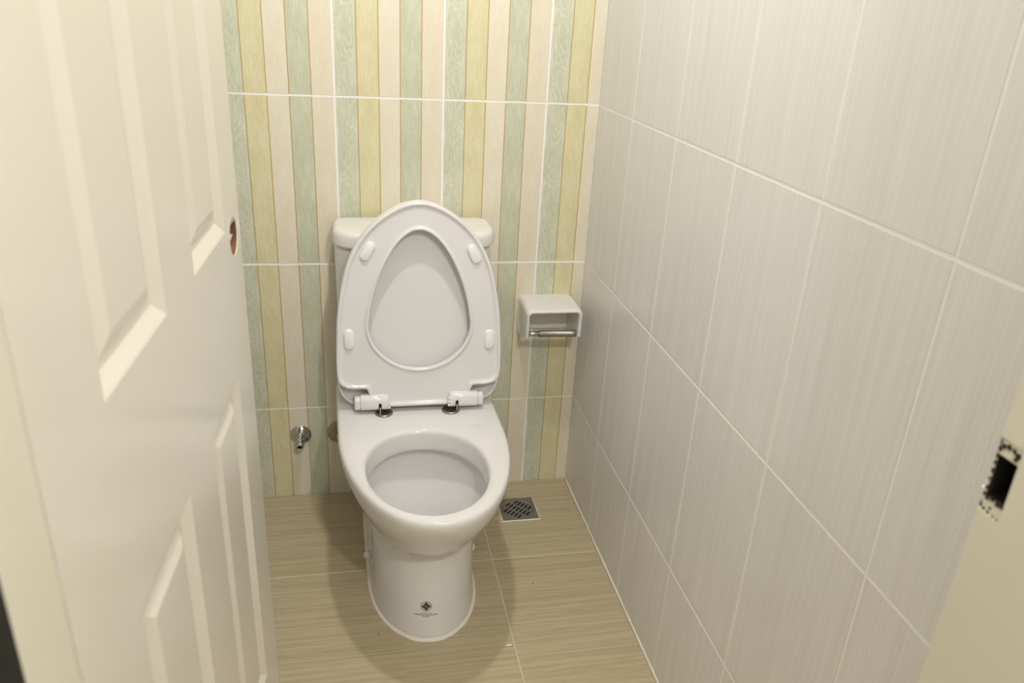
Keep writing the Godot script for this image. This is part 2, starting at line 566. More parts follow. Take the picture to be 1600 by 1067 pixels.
func frame() -> void:
	# left jamb: rabbet for the leaf, then the stop, then a dark strip along the outer edge
	var l := base("trim_1", Vector3(-0.372, 0, 1.449))
	tag(l, "cream left door jamb at the hinge edge with a black outer strip", "door frame", "structure")
	var s := Vector3(-0.372, 0, 1.449)
	var prof := [Vector2(-0.412, 1.4515), Vector2(-0.3740, 1.4515), Vector2(-0.3726, 1.4530), Vector2(-0.3755, 1.5135), Vector2(-0.412, 1.5135)]
	var g := Geo.new()
	g.group = -1
	var lo := PackedVector3Array()
	var hi := PackedVector3Array()
	for p in prof:
		lo.append(Vector3(p.x, 0, p.y))
		hi.append(Vector3(p.x, 2.05, p.y))
	g.loft([lo, hi], true, true, true)
	put("jamb", g, M.frame, l, true, s)
	var k := Geo.new()
	k.box(Vector3(-0.412, 0, 1.5135), Vector3(-0.3765, 2.05, 1.5395))
	put("edge_strip", k, M.rubber, l, true, s).set_meta("label", "black strip on the outer edge")
	# right jamb with the open strike mortise
	var r := base("trim_2", Vector3(0.345, 0, 1.44))
	tag(r, "cream right door jamb with a rough dark latch hole", "door frame", "structure")
	var o := Vector3(0.345, 0, 1.44)
	var x := 0.345
	var ys := [0.0, 0.9145, 0.9290, 0.9690, 0.9845, 2.05]
	var zs := [1.440, 1.4425, 1.4635, 1.543]
	var j := Geo.new()
	j.group = -1
	for yi in 5:
		for zi in 3:
			if yi == 2 and zi == 1: continue
			var d := 0.0011 if (yi >= 1 and yi <= 3 and zi <= 1) else 0.0
			j.quad(Vector3(x + d, ys[yi], zs[zi + 1]), Vector3(x + d, ys[yi], zs[zi]), Vector3(x + d, ys[yi + 1], zs[zi]), Vector3(x + d, ys[yi + 1], zs[zi + 1]))
	# the shallow steps round the strike plate's bed
	j.quad(Vector3(x, ys[1], zs[2]), Vector3(x + 0.0011, ys[1], zs[2]), Vector3(x + 0.0011, ys[4], zs[2]), Vector3(x, ys[4], zs[2]))
	j.quad(Vector3(x, ys[1], zs[0]), Vector3(x + 0.0011, ys[1], zs[0]), Vector3(x + 0.0011, ys[1], zs[2]), Vector3(x, ys[1], zs[2]))
	j.quad(Vector3(x, ys[4], zs[2]), Vector3(x + 0.0011, ys[4], zs[2]), Vector3(x + 0.0011, ys[4], zs[0]), Vector3(x, ys[4], zs[0]))
	j.quad(Vector3(x, 0, 1.44), Vector3(x + 0.04, 0, 1.44), Vector3(x + 0.04, 2.05, 1.44), Vector3(x, 2.05, 1.44))
	j.quad(Vector3(x + 0.04, 0, 1.543), Vector3(x, 0, 1.543), Vector3(x, 2.05, 1.543), Vector3(x + 0.04, 2.05, 1.543))
	j.quad(Vector3(x + 0.04, 0, 1.44), Vector3(x + 0.04, 0, 1.543), Vector3(x + 0.04, 2.05, 1.543), Vector3(x + 0.04, 2.05, 1.44))
	put("jamb", j, M.frame, r, false, o)
	var m := Geo.new()
	m.group = -1
	var ra := PackedVector3Array()
	var rb := PackedVector3Array()
	# ragged mouth: the lower and the front edge are splintered
	var mouth := [Vector2(1.4425, 0.9690), Vector2(1.4635, 0.9690), Vector2(1.4635, 0.9290), Vector2(1.4425, 0.9290)]
	for q in mouth:
		ra.append(Vector3(x + 0.0009, q.y, q.x))
		rb.append(Vector3(x + 0.028, q.y, q.x))
	m.loft([ra, rb])
	m.quad(rb[0], rb[1], rb[2], rb[3])
	var mo := put("mortise", m, mat(Color(0.10, 0.07, 0.045), 0.9), r, false, o)
	mo.set_meta("label", "dark empty latch hole")
	var rng := RandomNumberGenerator.new()
	rng.seed = 31
	var spots := [[1.4395, 0.9800, 0.0032], [1.4445, 0.9775, 0.0030], [1.4495, 0.9790, 0.0034], [1.4550, 0.9785, 0.0030], [1.4600, 0.9760, 0.0036], [1.4585, 0.9725, 0.0026], [1.4420, 0.9735, 0.0030],
		[1.4410, 0.9670, 0.0030], [1.4408, 0.9600, 0.0026], [1.4412, 0.9520, 0.0028], [1.4408, 0.9440, 0.0024], [1.4412, 0.9360, 0.0028], [1.4405, 0.9290, 0.0026], [1.4400, 0.9195, 0.0034],
		[1.4450, 0.9275, 0.0030], [1.4500, 0.9290, 0.0030], [1.4560, 0.9280, 0.0032], [1.4605, 0.9285, 0.0034], [1.4510, 0.9205, 0.0016], [1.4450, 0.9165, 0.0018], [1.4500, 0.9158, 0.0016], [1.4555, 0.9152, 0.0018], [1.4600, 0.9150, 0.0014]]
	for q in spots:
		var c := Geo.new()
		c.group = -1
		var f := PackedVector3Array()
		var b := PackedVector3Array()
		for i in 9:
			var a := TAU * i / 9
			var k2: float = q[2] * rng.randf_range(0.45, 1.1)
			var y: float = q[1] + sin(a) * k2
			var z: float = maxf(1.4403, q[0] + cos(a) * k2)
			f.append(Vector3(x + 0.0006, y, z))
			b.append(Vector3(x + 0.0016, y, z))
		c.loft([f, b], true, true, true)
		put("chip", c, M.rubber if rng.randf() < 0.7 else mat(Color(0.18, 0.15, 0.13), 0.9), r, true, o)
	var dot := Geo.new()
	lathe(dot, Vector3(x - 0.0002, 0.9345, 1.4398), Vector3(-0.6, 0.3, -0.7), [Vector2(0.0018, 0.0), Vector2(0.0015, 0.0009), Vector2(0.0006, 0.0016)], 14)
	put("paint_drip", dot, M.pad, r, true, o).set_meta("label", "tiny white drip")
	var hd := base("trim_3", Vector3(0, 2.0, 1.49))
	tag(hd, "cream head of the door frame over the opening", "door frame", "structure")
	var hg := Geo.new()
	hg.box(Vector3(-0.3715, 2.015, 1.44), Vector3(0.3445, 2.05, 1.543))
	put("frame_head", hg, M.frame, hd, true, Vector3(0, 2.0, 1.49))

# ---------------------------------------------------------------- toilet
const TX := -0.036     # axis of the toilet

func star(poly: PackedVector2Array, c: Vector2, n := 144) -> PackedVector2Array:
	# the outline read by angle about c, so that rings of different outlines match
	var out := PackedVector2Array()
	for i in n:
		var a := TAU * i / n + 0.0007
		var d := Vector2(cos(a), sin(a))
		var best := 0.0
		for k in poly.size():
			var p := poly[k] - c
			var q := poly[(k + 1) % poly.size()] - c
			var e := q - p
			var den := d.cross(e)
			if absf(den) < 1e-12: continue
			var t := p.cross(e) / den
			var u := p.cross(d) / den
			if t > 0.0 and u >= -1e-6 and u <= 1.000001: best = maxf(best, t)
		out.append(c + d * best)
	return out

func mirrored(half: Array) -> PackedVector2Array:
	# half runs from the top centre down the right side to the bottom centre; smoothed with Catmull-Rom
	var pts := []
	for p in half: pts.append(p)
	for i in range(half.size() - 2, 0, -1): pts.append(Vector2(-half[i].x, half[i].y))
	var out := PackedVector2Array()
	var n := pts.size()
	for i in n:
		var p0: Vector2 = pts[(i - 1 + n) % n]
		var p1: Vector2 = pts[i]
		var p2: Vector2 = pts[(i + 1) % n]
		var p3: Vector2 = pts[(i + 2) % n]
		for k in 4: out.append(p1.cubic_interpolate(p2, p0, p3, k / 4.0) if p1.distance_to(p2) > 0.02 else p1.lerp(p2, k / 4.0))
	return out

func in_plane(r: PackedVector2Array, d: float) -> PackedVector3Array:
	var o := PackedVector3Array()
	for p in r: o.append(Vector3(p.x, p.y, d))
	return o

func toward(a: PackedVector2Array, b: PackedVector2Array, k: float) -> PackedVector2Array:
	# a moved k metres towards b, point by point
	var o := PackedVector2Array()
	for i in a.size():
		var e := b[i] - a[i]
		o.append(a[i] + e.normalized() * minf(k, e.length()))
	return o

func mix_rings(a: PackedVector2Array, b: PackedVector2Array, k: float) -> PackedVector2Array:
	var o := PackedVector2Array()
	for i in a.size(): o.append(a[i].lerp(b[i], k))
	return o

func ped(y: float, grow := 0.0) -> PackedVector2Array:
	# plan of the foot below the bowl
	var hw := 0.117
	var zf := 0.566
	if y < 0.05: hw += 0.005 * (1.0 - y / 0.05); zf += 0.016 + 0.012 * (1.0 - y / 0.05)
	elif y < 0.16: zf += 0.016 * (0.16 - y) / 0.11
	else: hw += 0.002 * (y - 0.16) / 0.04
	return plan(0.0, 0.40, hw + grow, zf - 0.40 + grow, 0.37, 2.0, 8.0)

const YAW := 0.03

func toilet() -> void:
	var t := base("toilet", Vector3(TX, 0, 0))
	tag(t, "white close-coupled ceramic toilet with its seat and lid raised against the cistern", "toilet")
	# pan: one skin from the floor up the outside, over the rim and down into the bowl
	var g := Geo.new()
	var rings := []
	for y in [0.0, 0.012, 0.03, 0.05, 0.08, 0.12, 0.16, 0.19]: rings.append(ring_y(ped(y), y, YAW))
	var out := func(hw, zf, ins): return plan(0.003, 0.36, hw - ins, zf - 0.36 - ins, 0.34 - ins, 2.1, 8.0)
	for s in [[0.202, 0.1195, 0.567], [0.210, 0.1215, 0.5725], [0.220, 0.1255, 0.583], [0.232, 0.1315, 0.597], [0.246, 0.1385, 0.612], [0.26, 0.1455, 0.627], [0.275, 0.1522, 0.641], [0.29, 0.1588, 0.654], [0.305, 0.1650, 0.6665], [0.32, 0.1708, 0.678], [0.335, 0.1760, 0.689], [0.35, 0.1803, 0.6985], [0.363, 0.1834, 0.7060], [0.374, 0.1853, 0.7115], [0.382, 0.1863, 0.7145]]:
		rings.append(ring_y(out.call(s[1], s[2], 0.0), s[0], YAW))
	for s in [[0.389, 0.0], [0.394, 0.0009], [0.3975, 0.0031], [0.3994, 0.0063], [0.400, 0.0105]]: rings.append(ring_y(out.call(0.1865, 0.715, s[1]), s[0], YAW))
	var hole := func(k): return plan(-0.004, 0.515, 0.125 + k * (0.75 if k > 0.0 else 1.0), 0.1695 + k * (0.4 if k > 0.0 else 1.0), 0.148 + k, 2.0, 2.15)
	var top_out: PackedVector2Array = out.call(0.1865, 0.715, 0.0105)
	var top_in: PackedVector2Array = hole.call(0.014)
	for k in [0.3, 0.6, 0.85]: rings.append(ring_y(mix_rings(top_out, top_in, k), 0.400 + 0.0012 * sin(k * PI), YAW))
	for s in [[0.014, 0.3998], [0.009, 0.3990], [0.005, 0.3970], [0.002, 0.3935], [0.0005, 0.389], [0.0, 0.382], [-0.001, 0.365], [-0.002, 0.354], [-0.0008, 0.3490]]:
		rings.append(ring_y(hole.call(s[0]), s[1], YAW))
	for s in [[0.3455, 0.1275, 0.512, 0.1665, 0.152], [0.3450, 0.1330, 0.508, 0.1660, 0.160], [0.3400, 0.1375, 0.505, 0.1655, 0.165], [0.33, 0.1375, 0.50, 0.162, 0.163], [0.31, 0.133, 0.495, 0.152, 0.155], [0.29, 0.126, 0.488, 0.141, 0.144], [0.27, 0.115, 0.480, 0.126, 0.130], [0.25, 0.101, 0.470, 0.109, 0.113], [0.23, 0.085, 0.460, 0.091, 0.095], [0.21, 0.070, 0.452, 0.076, 0.078], [0.18, 0.057, 0.446, 0.062, 0.063], [0.14, 0.045, 0.44, 0.05, 0.05]]:
		rings.append(ring_y(plan(0.0, s[2], s[1], s[3], s[4], 2.0, 2.0), s[0], YAW))
	g.loft(rings, true, true, true)
	put("pan", g, M.ceramic, t)
	# cistern
	var c := Geo.new()
	rings = []
	var tk := func(k, grow): return plan(0.002, 0.08, 0.181 + k + grow, 0.082 + k * 0.6 + grow, 0.062, 3.2, 9.0)
	for s in [[0.3985, 0.001], [0.46, 0.001], [0.56, 0.002], [0.66, 0.003], [0.74, 0.004], [0.767, 0.0045]]: rings.append(ring_y(tk.call(s[1], 0.0), s[0]))
	c.loft(rings, true, true, true)
	put("cistern", c, M.tank, t)
	c = Geo.new()
	rings = []
	var ld := func(ins): return plan(0.004, 0.09, 0.1905 - ins, 0.098 - ins, 0.076 - ins * 0.5, 2.9, 10.0)
	for s in [[0.7650, 0.006], [0.7630, 0.002], [0.7650, 0.0002], [0.768, 0.0], [0.785, 0.001], [0.792, 0.0025], [0.7965, 0.006], [0.799, 0.011], [0.8, 0.018], [0.8005, 0.03]]: rings.append(ring_y(ld.call(s[1]), s[0]))
	c.loft(rings, true, true, true)
	put("cistern_lid", c, M.tank, t)
	# fixing caps, silicone bead, approval sticker
	for s in [-1.0, 1.0]:
		var b := Geo.new()
		var px: float = s * 0.1225 + YAW * -0.04
		lathe(b, Vector3(px, 0.06, 0.36), Vector3(s, 0.12, 0.25), [Vector2(0.010, -0.004), Vector2(0.0105, 0.003), Vector2(0.0095, 0.0075), Vector2(0.0065, 0.011), Vector2(0.0018, 0.0125)], 20)
		put("bolt_cap", b, M.ceramic, t)
	var bead := Geo.new()
	rings = []
	var nz := noise(14, 9.0, 2)
	for s in [[0.0005, -0.001], [0.0060, -0.0005], [0.0052, 0.0022], [0.0025, 0.0042], [0.0, 0.0065], [-0.003, 0.0065], [-0.003, -0.001]]:
		var r := ring_y(ped(0.004, s[0]), s[1], YAW)
		for i in r.size():
			var w := 0.0016 * nz.get_noise_2d(r[i].x * 3.0, r[i].z * 3.0)
			if s[0] > 0.001: r[i] += Vector3(signf(r[i].x) * w * 0.4, 0, w)
		rings.append(r)
	rings.append(rings[0])
	bead.loft(rings)
	put("sealant_bead", bead, M.sealant, t, false)
	sticker(t)
	seat(t)
	var w := Geo.new()
	var rim := ring_y(plan(0.0, 0.443, 0.0470, 0.052, 0.052, 2.0, 2.0), 0.160, YAW)
	var low := ring_y(plan(0.0, 0.44, 0.0400, 0.044, 0.044, 2.0, 2.0), 0.147, YAW)
	w.group = 0
	w.loft([low, rim], true, true, false)
	w.group = 1
	w.fan(rim, false)
	var wt := put("water", w, M.water, self)
	wt.position = Vector3(TX, 0, 0)
	tag(wt, "still clear water at the bottom of the toilet bowl", "water", "stuff")

func sticker(t: Node) -> void:
	var W := 128
	var img := Image.create(W, W, false, Image.FORMAT_RGB8)
	var paper := Color(0.885, 0.88, 0.865)
	var ink := Color(0.11, 0.13, 0.12)
	img.fill(paper)
	var c := Vector2(64, 46)
	for y in W:
		for x in W:
			var p := Vector2(x, y) - c
			var r := p.length()
			var dia := absf(p.x) + absf(p.y)
			var k := 0.0
			if r > 26.0 and r < 29.5: k = 0.75
			if dia < 26.0: k = 1.0
			# the light strokes that cross the diamond
			if dia < 20.0 and (absf(p.y - 3.0 * sin(p.x * 0.16)) < 1.6 or absf(p.y + 8.0 - 2.0 * cos(p.x * 0.2)) < 1.2 or absf(p.y - 9.0) < 1.2): k = 0.35
			if k > 0.0: img.set_pixel(x, y, paper.lerp(ink, k))
	# three lines of minute, unreadable print
	var rng := RandomNumberGenerator.new()
	rng.seed = 3
	for row in [[86, 32, 96, 4], [96, 3, 125, 5], [106, 44, 84, 4]]:
		var x: int = row[1]
		while x < row[2]:
			var n := rng.randi_range(2, 3)
			for yy in row[3]:
				if rng.randf() < 0.92: img.fill_rect(Rect2i(x, row[0] + yy, n, 1), ink.lerp(paper, 0.15))
			x += n + 1
	var g := Geo.new()
	var rows := []
	for j in 9:
		var y := 0.1005 - 0.052 * j / 8.0
		var r := PackedVector3Array()
		for i in 13:
			var x := -0.0375 + 0.052 * i / 12.0
			var hw := 0.117
			var zf := 0.566
			if y < 0.05: hw += 0.005 * (1.0 - y / 0.05); zf += 0.016 + 0.012 * (1.0 - y / 0.05)
			else: zf += 0.016 * (0.16 - y) / 0.11
			var z := 0.40 + (zf - 0.40) * sqrt(maxf(0.0, 1.0 - pow(x / hw, 2.0)))
			r.append(Vector3(x + YAW * (z - 0.4), y, z + 0.0006))
		rows.append(r)
	g.loft(rows, false)
	var o := put("sticker", g, tex_mat(img, 0.15), t, false)
	o.set_meta("label", "small square sticker with a dark diamond in a ring and fine print")
	# normals must look out of the foot
	o.mesh = outward(g)

func outward(g: Geo) -> ArrayMesh:
	var s := 0.0
	for i in range(0, g.v.size(), 3): s += (g.v[i + 1] - g.v[i]).cross(g.v[i + 2] - g.v[i]).z
	if s < 0.0:
		for i in range(0, g.v.size(), 3):
			var a := g.v[i + 1]
			g.v[i + 1] = g.v[i + 2]
			g.v[i + 2] = a
			var b := g.uv[i + 1]
			g.uv[i + 1] = g.uv[i + 2]
			g.uv[i + 2] = b
	return g.commit(false)

func capsule_pad(a: Vector2, b: Vector2, r: float, h: float) -> Geo:
	var g := Geo.new()
	var rings := []
	var d := (b - a).normalized()
	var n := Vector2(-d.y, d.x)
	for s in [[1.0, -0.001], [1.0, h * 0.55], [0.9, h * 0.85], [0.68, h]]:
		var r2 := PackedVector3Array()
		for i in 32:
			var t := TAU * i / 32
			var c: Vector2 = (b if cos(t) > 0 else a) + (d * cos(t) + n * sin(t)) * r * s[0]
			r2.append(Vector3(c.x, c.y, s[1]))
		rings.append(r2)
	g.loft(rings, true, false, true)
	return g

func seat(t: Node3D) -> void:
	var lean := deg_to_rad(6.0)
	var at := Transform3D(Basis(Vector3.RIGHT, Vector3(0, cos(lean), -sin(lean)), Vector3(0, sin(lean), cos(lean))), Vector3(0.005, 0.415, 0.275))
	var half := [Vector2(0, 0.4755), Vector2(0.022, 0.4725), Vector2(0.045, 0.4650), Vector2(0.0705, 0.4510), Vector2(0.095, 0.4330), Vector2(0.118, 0.4100), Vector2(0.137, 0.3835), Vector2(0.1526, 0.3540), Vector2(0.164, 0.3230), Vector2(0.1735, 0.2850), Vector2(0.1800, 0.2480), Vector2(0.1850, 0.2080), Vector2(0.1875, 0.1680), Vector2(0.1890, 0.1250), Vector2(0.1893, 0.0900)]
	var s_half := half + [Vector2(0.1885, 0.072), Vector2(0.1855, 0.062), Vector2(0.180, 0.0545), Vector2(0.172, 0.0495), Vector2(0.162, 0.047), Vector2(0.150, 0.0462), Vector2(0.129, 0.0462), Vector2(0.1225, 0.0440), Vector2(0.1190, 0.0390), Vector2(0.118, 0.0300), Vector2(0.1175, 0.0120), Vector2(0.116, 0.004), Vector2(0.112, 0.0005), Vector2(0.10, -0.001), Vector2(0.05, -0.001), Vector2(0, -0.001)]
	var l_half := half + [Vector2(0.1885, 0.060), Vector2(0.1865, 0.042), Vector2(0.1825, 0.029), Vector2(0.176, 0.018), Vector2(0.167, 0.0085), Vector2(0.155, 0.002), Vector2(0.142, -0.001), Vector2(0.10, -0.002), Vector2(0.05, -0.002), Vector2(0, -0.002)]
	var C := Vector2(0, 0.22)
	var so := star(mirrored(s_half), C)
	var lo := star(mirrored(l_half), C)
	var hp := PackedVector2Array()
	for i in 360:
		var an := TAU * i / 360.0
		var u := sin(an)
		hp.append(Vector2(0.1135 * cos(an) * (1.0 - 0.21 * u) if u > 0.0 else 0.1135 * sp(cos(an), 0.94) * (1.0 - 0.21 * u * (1.0 + u)), 0.212 + (0.200 if u > 0.0 else 0.120) * u))
	var so_in := star(hp, C)
	# seat ring, underside towards the room
	var st := Node3D.new()
	var g := Geo.new()
	var rings := [in_plane(toward(so, so_in, 0.004), -0.017), in_plane(toward(so, so_in, 0.001), -0.015), in_plane(so, -0.011), in_plane(so, -0.001), in_plane(toward(so, so_in, 0.0008), 0.0022), in_plane(toward(so, so_in, 0.003), 0.0042), in_plane(toward(so, so_in, 0.006), 0.0046), in_plane(toward(so, so_in, 0.0082), 0.0038), in_plane(toward(so, so_in, 0.0098), 0.0016), in_plane(toward(so, so_in, 0.0125), 0.0002), in_plane(toward(so, so_in, 0.02), 0.0)]
	rings.append(in_plane(mix_rings(toward(so, so_in, 0.02), toward(so_in, so, 0.012), 0.5), 0.0003))
	for s in [[0.012, 0.0], [0.0085, 0.0004], [0.0068, 0.0022], [0.0045, 0.0034], [0.0022, 0.0030], [0.0006, 0.0012], [0.0, -0.002], [0.0, -0.010], [0.002, -0.015], [0.006, -0.017]]: rings.append(in_plane(toward(so_in, so, s[0]), s[1]))
	rings.append(rings[0])
	g.loft(rings)
	st.queue_free()
	var ring := mesh_at("seat", g.commit(false), M.plastic, t, at)
	fix_side(ring, g)
	for q in [[Vector2(-0.1205, 0.3560), Vector2(-0.1085, 0.3775)], [Vector2(0.1265, 0.3475), Vector2(0.1160, 0.3700)], [Vector2(-0.1600, 0.1535), Vector2(-0.1600, 0.1790)], [Vector2(0.1605, 0.1450), Vector2(0.1605, 0.1700)]]:
		put("bumper", capsule_pad(q[0], q[1], 0.0108, 0.0065), M.pad, ring)
	# lid, its inside towards the room
	g = Geo.new()
	var c0 := PackedVector2Array()
	for p in lo: c0.append(C)
	rings = [in_plane(mix_rings(lo, c0, 0.97), -0.043), in_plane(mix_rings(lo, c0, 0.5), -0.043), in_plane(toward(lo, c0, 0.02), -0.042), in_plane(toward(lo, c0, 0.008), -0.039), in_plane(toward(lo, c0, 0.001), -0.033), in_plane(toward(lo, c0, -0.0005), -0.026), in_plane(toward(lo, c0, 0.0), -0.0195), in_plane(toward(lo, c0, 0.0015), -0.0182), in_plane(toward(lo, c0, 0.004), -0.0182), in_plane(toward(lo, c0, 0.0055), -0.0195), in_plane(toward(lo, c0, 0.009), -0.029), in_plane(toward(lo, c0, 0.02), -0.0325), in_plane(mix_rings(lo, c0, 0.5), -0.034), in_plane(mix_rings(lo, c0, 0.97), -0.034)]
	g.loft(rings, true, true, true)
	var lid := mesh_at("lid", g.commit(false), M.plastic, t, at)
	fix_side(lid, g)
	# two hinges
	for s in [[-0.1385, -0.0735, -0.1515, -0.0935, -0.0820], [0.0675, 0.1350, 0.1475, 0.0850, 0.0745]]:
		var h := Geo.new()
		var a: float = minf(s[0], s[1])
		var L := absf(s[1] - s[0])
		var cy := 0.0125
		var cd := -0.004
		var r := 0.0185
		# housing: square-shouldered barrel
		var hr := []
		for e in [[0.0, 0.86], [0.0012, 0.97], [0.003, 1.0], [L - 0.003, 1.0], [L - 0.0012, 0.97], [L, 0.86]]:
			var rr := PackedVector3Array()
			for i in 40:
				var q := TAU * i / 40
				rr.append(Vector3(a + e[0], cy + r * e[1] * sp(sin(q), 0.62), cd + r * e[1] * sp(cos(q), 0.75)))
			hr.append(rr)
		h.loft(hr, true, true, true)
		var hinge := put("hinge", h, M.plastic, t)
		hinge.transform = at
		var cap := Geo.new()
		var x0: float = s[2]
		var x1: float = s[0] if s[2] < s[0] else s[1]
		hr = []
		for e in [[minf(x0, x1), 0.8], [minf(x0, x1) + 0.001, 0.9], [maxf(x0, x1) - 0.0015, 0.9], [maxf(x0, x1) - 0.0003, 0.86]]:
			var rr := PackedVector3Array()
			for i in 40:
				var q := TAU * i / 40
				rr.append(Vector3(e[0], cy - 0.001 + r * e[1] * sp(sin(q), 0.62), cd + r * e[1] * sp(cos(q), 0.75)))
			hr.append(rr)
		cap.loft(hr, true, true, true)
		put("end_cap", cap, M.plastic, hinge)
		var slot := Geo.new()   # the open slot for the post
		lathe(slot, Vector3(s[3], 0.0105, cd + r - 0.0025), Vector3(0, 0, 1), [Vector2(0.0034, 0.0), Vector2(0.0034, 0.0029)], 20)
		slot.box(Vector3(s[3] - 0.0034, -0.0062, cd + r - 0.0045), Vector3(s[3] + 0.0034, 0.0105, cd + r + 0.0004))
		put("slot", slot, M.dark, hinge)
		for k in 3:   # notches of the damper at the inner end
			var nt := Geo.new()
			var xe: float = s[1] if s[2] < s[0] else s[0]
			var sd := 1.0 if s[2] < s[0] else -1.0
			lathe(nt, Vector3(xe - sd * 0.001, cy - 0.011 + 0.0085 * k, cd + r * 0.8), Vector3(sd, 0, 0), [Vector2(0.0034, 0.0), Vector2(0.0034, 0.0035), Vector2(0.0022, 0.005)], 14)
			put("damper_tooth", nt, M.plastic, hinge)
		var post := Geo.new()
		lathe(post, Vector3(s[3], -0.010, cd + r - 0.001), Vector3(0, 1, 0.05), [Vector2(0.0018, -0.006), Vector2(0.0018, 0.014)], 14)
		put("post", post, M.chrome, hinge)
		var wg := Geo.new()
		var wc := Vector3((-0.116 if s[0] < 0.0 else 0.040) - TX, 0.400, 0.282)
		lathe(wg, wc, Vector3.UP, [Vector2(0.0205, 0.0), Vector2(0.0208, 0.003), Vector2(0.0195, 0.005), Vector2(0.0170, 0.0052), Vector2(0.013, 0.0036), Vector2(0.008, 0.0034)], 36)
		put("washer", wg, M.brushed, t).set_meta("label", "round chrome fixing washer")

func fix_side(o: MeshInstance3D, g: Geo) -> void:
	# lofted plates: let the front faces look outwards
	var c := Vector3.ZERO
	for p in g.v: c += p
	c /= g.v.size()
	var vol := 0.0
	for i in range(0, g.v.size(), 3): vol += (g.v[i] - c).dot((g.v[i + 1] - c).cross(g.v[i + 2] - c))
	if vol < 0.0: o.mesh = g.commit(true)

# ---------------------------------------------------------------- paper holder
func rrect(x0: float, x1: float, y0: float, y1: float, r: float, z: float, n := 8) -> PackedVector3Array:
	var o := PackedVector3Array()
	for q in [[x1 - r, y1 - r, 0.0], [x0 + r, y1 - r, 0.25], [x0 + r, y0 + r, 0.5], [x1 - r, y0 + r, 0.75]]:
		for i in n + 1:
			var a: float = (q[2] + 0.25 * i / n) * TAU
			o.append(Vector3(q[0] + cos(a) * r, q[1] + sin(a) * r, z))
	return o

func hood(x0: float, x1: float, y0: float, y1: float, r: float, z: float, n := 8) -> PackedVector3Array:
	# an arch open below: up the left side, over the top, down the right side
	var o := PackedVector3Array([Vector3(x0, y0, z), Vector3(x0, lerpf(y0, y1 - r, 0.5), z)])
	for q in [[x0 + r, y1 - r, 0.5], [x1 - r, y1 - r, 0.25]]:
		for i in n + 1:
			var a: float = (q[2] - 0.25 * i / n) * TAU
			o.append(Vector3(q[0] + cos(a) * r, q[1] + sin(a) * r, z))
	o.append(Vector3(x1, lerpf(y0, y1 - r, 0.5), z))
	o.append(Vector3(x1, y0, z))
	return o

func paper_holder() -> void:
	var s := Vector3(0.322, 0.50, 0)
	var t := base("paper_holder", s)
	tag(t, "empty white ceramic toilet paper holder with a chrome roller on the striped wall", "paper holder")
	var g := Geo.new()
	var rings := []
	# outer skin from the wall forwards, round the front lip, then back along the inside
	for q in [[0.251, 0.398, 0.484, 0.5855, 0.014, 0.0], [0.2505, 0.3985, 0.492, 0.5855, 0.014, 0.06], [0.2495, 0.3975, 0.507, 0.5835, 0.013, 0.108], [0.2505, 0.3965, 0.5085, 0.5825, 0.013, 0.1145], [0.2530, 0.3940, 0.5100, 0.580, 0.012, 0.118], [0.2560, 0.3910, 0.5105, 0.577, 0.011, 0.118], [0.2585, 0.3885, 0.5095, 0.5745, 0.010, 0.1145], [0.2595, 0.3875, 0.508, 0.5735, 0.010, 0.108], [0.2605, 0.387, 0.493, 0.5745, 0.010, 0.06], [0.262, 0.386, 0.487, 0.5745, 0.010, 0.010]]:
		rings.append(hood(q[0], q[1], q[2], q[3], q[4], q[5]))
	g.loft(rings, false)
	# edges along the open bottom
	var n: int = rings[0].size()
	g.group = 1
	for e in [0, n - 1]:
		for k in 4:
			var a: Vector3 = rings[k][e]
			var b: Vector3 = rings[k + 1][e]
			var c: Vector3 = rings[rings.size() - 2 - k][e]
			var d: Vector3 = rings[rings.size() - 1 - k][e]
			if e == 0: g.quad(a, b, c, d)
			else: g.quad(d, c, b, a)
	var body := mesh_at("body", g.commit(false, s), M.tank, t)
	var chk := 0.0
	for i in range(0, g.v.size() / 8, 3): chk += (g.v[i + 1] - g.v[i]).cross(g.v[i + 2] - g.v[i]).dot(g.v[i] - Vector3(0.322, 0.5, 0.05))
	if chk < 0.0:
		for i in range(0, g.v.size(), 3):
			var a := g.v[i + 1]
			g.v[i + 1] = g.v[i + 2]
			g.v[i + 2] = a
		body.mesh = g.commit(false, s)
	var bp := Geo.new()
	bp.box(Vector3(0.2612, 0.492, 0.0), Vector3(0.3872, 0.576, 0.0105))
	put("back_plate", bp, M.tank, t, true, s)
	var ro := Geo.new()
	var ax := Vector3(1, -0.02, 0)
	lathe(ro, Vector3(0.2585, 0.5165, 0.104), ax, [Vector2(0.0068, 0.0), Vector2(0.0068, 0.029)], 28)
	var roller := put("roller", ro, M.chrome, t, true, s)
	var rs := Geo.new()
	lathe(rs, Vector3(0.2585, 0.5165, 0.104), ax, [Vector2(0.0072, 0.027), Vector2(0.0089, 0.0285), Vector2(0.0089, 0.112), Vector2(0.0093, 0.113), Vector2(0.0093, 0.1245), Vector2(0.0080, 0.127)], 28)
	put("sleeve", rs, M.satin, roller, true, s)
	# a few minute letters printed on top near the wall, too small to read
	var pr := Geo.new()
	var rng := RandomNumberGenerator.new()
	rng.seed = 12
	var x := 0.281
	while x < 0.296:
		var w := rng.randf_range(0.0010, 0.0018)
		pr.box(Vector3(x, 0.5853, 0.0185), Vector3(x + w, 0.5857, 0.0185 + rng.randf_range(0.0014, 0.0022)))
		x += w + 0.0006
	put("printed_mark", pr, mat(Color(0.66, 0.54, 0.50), 0.5), t, true, s)

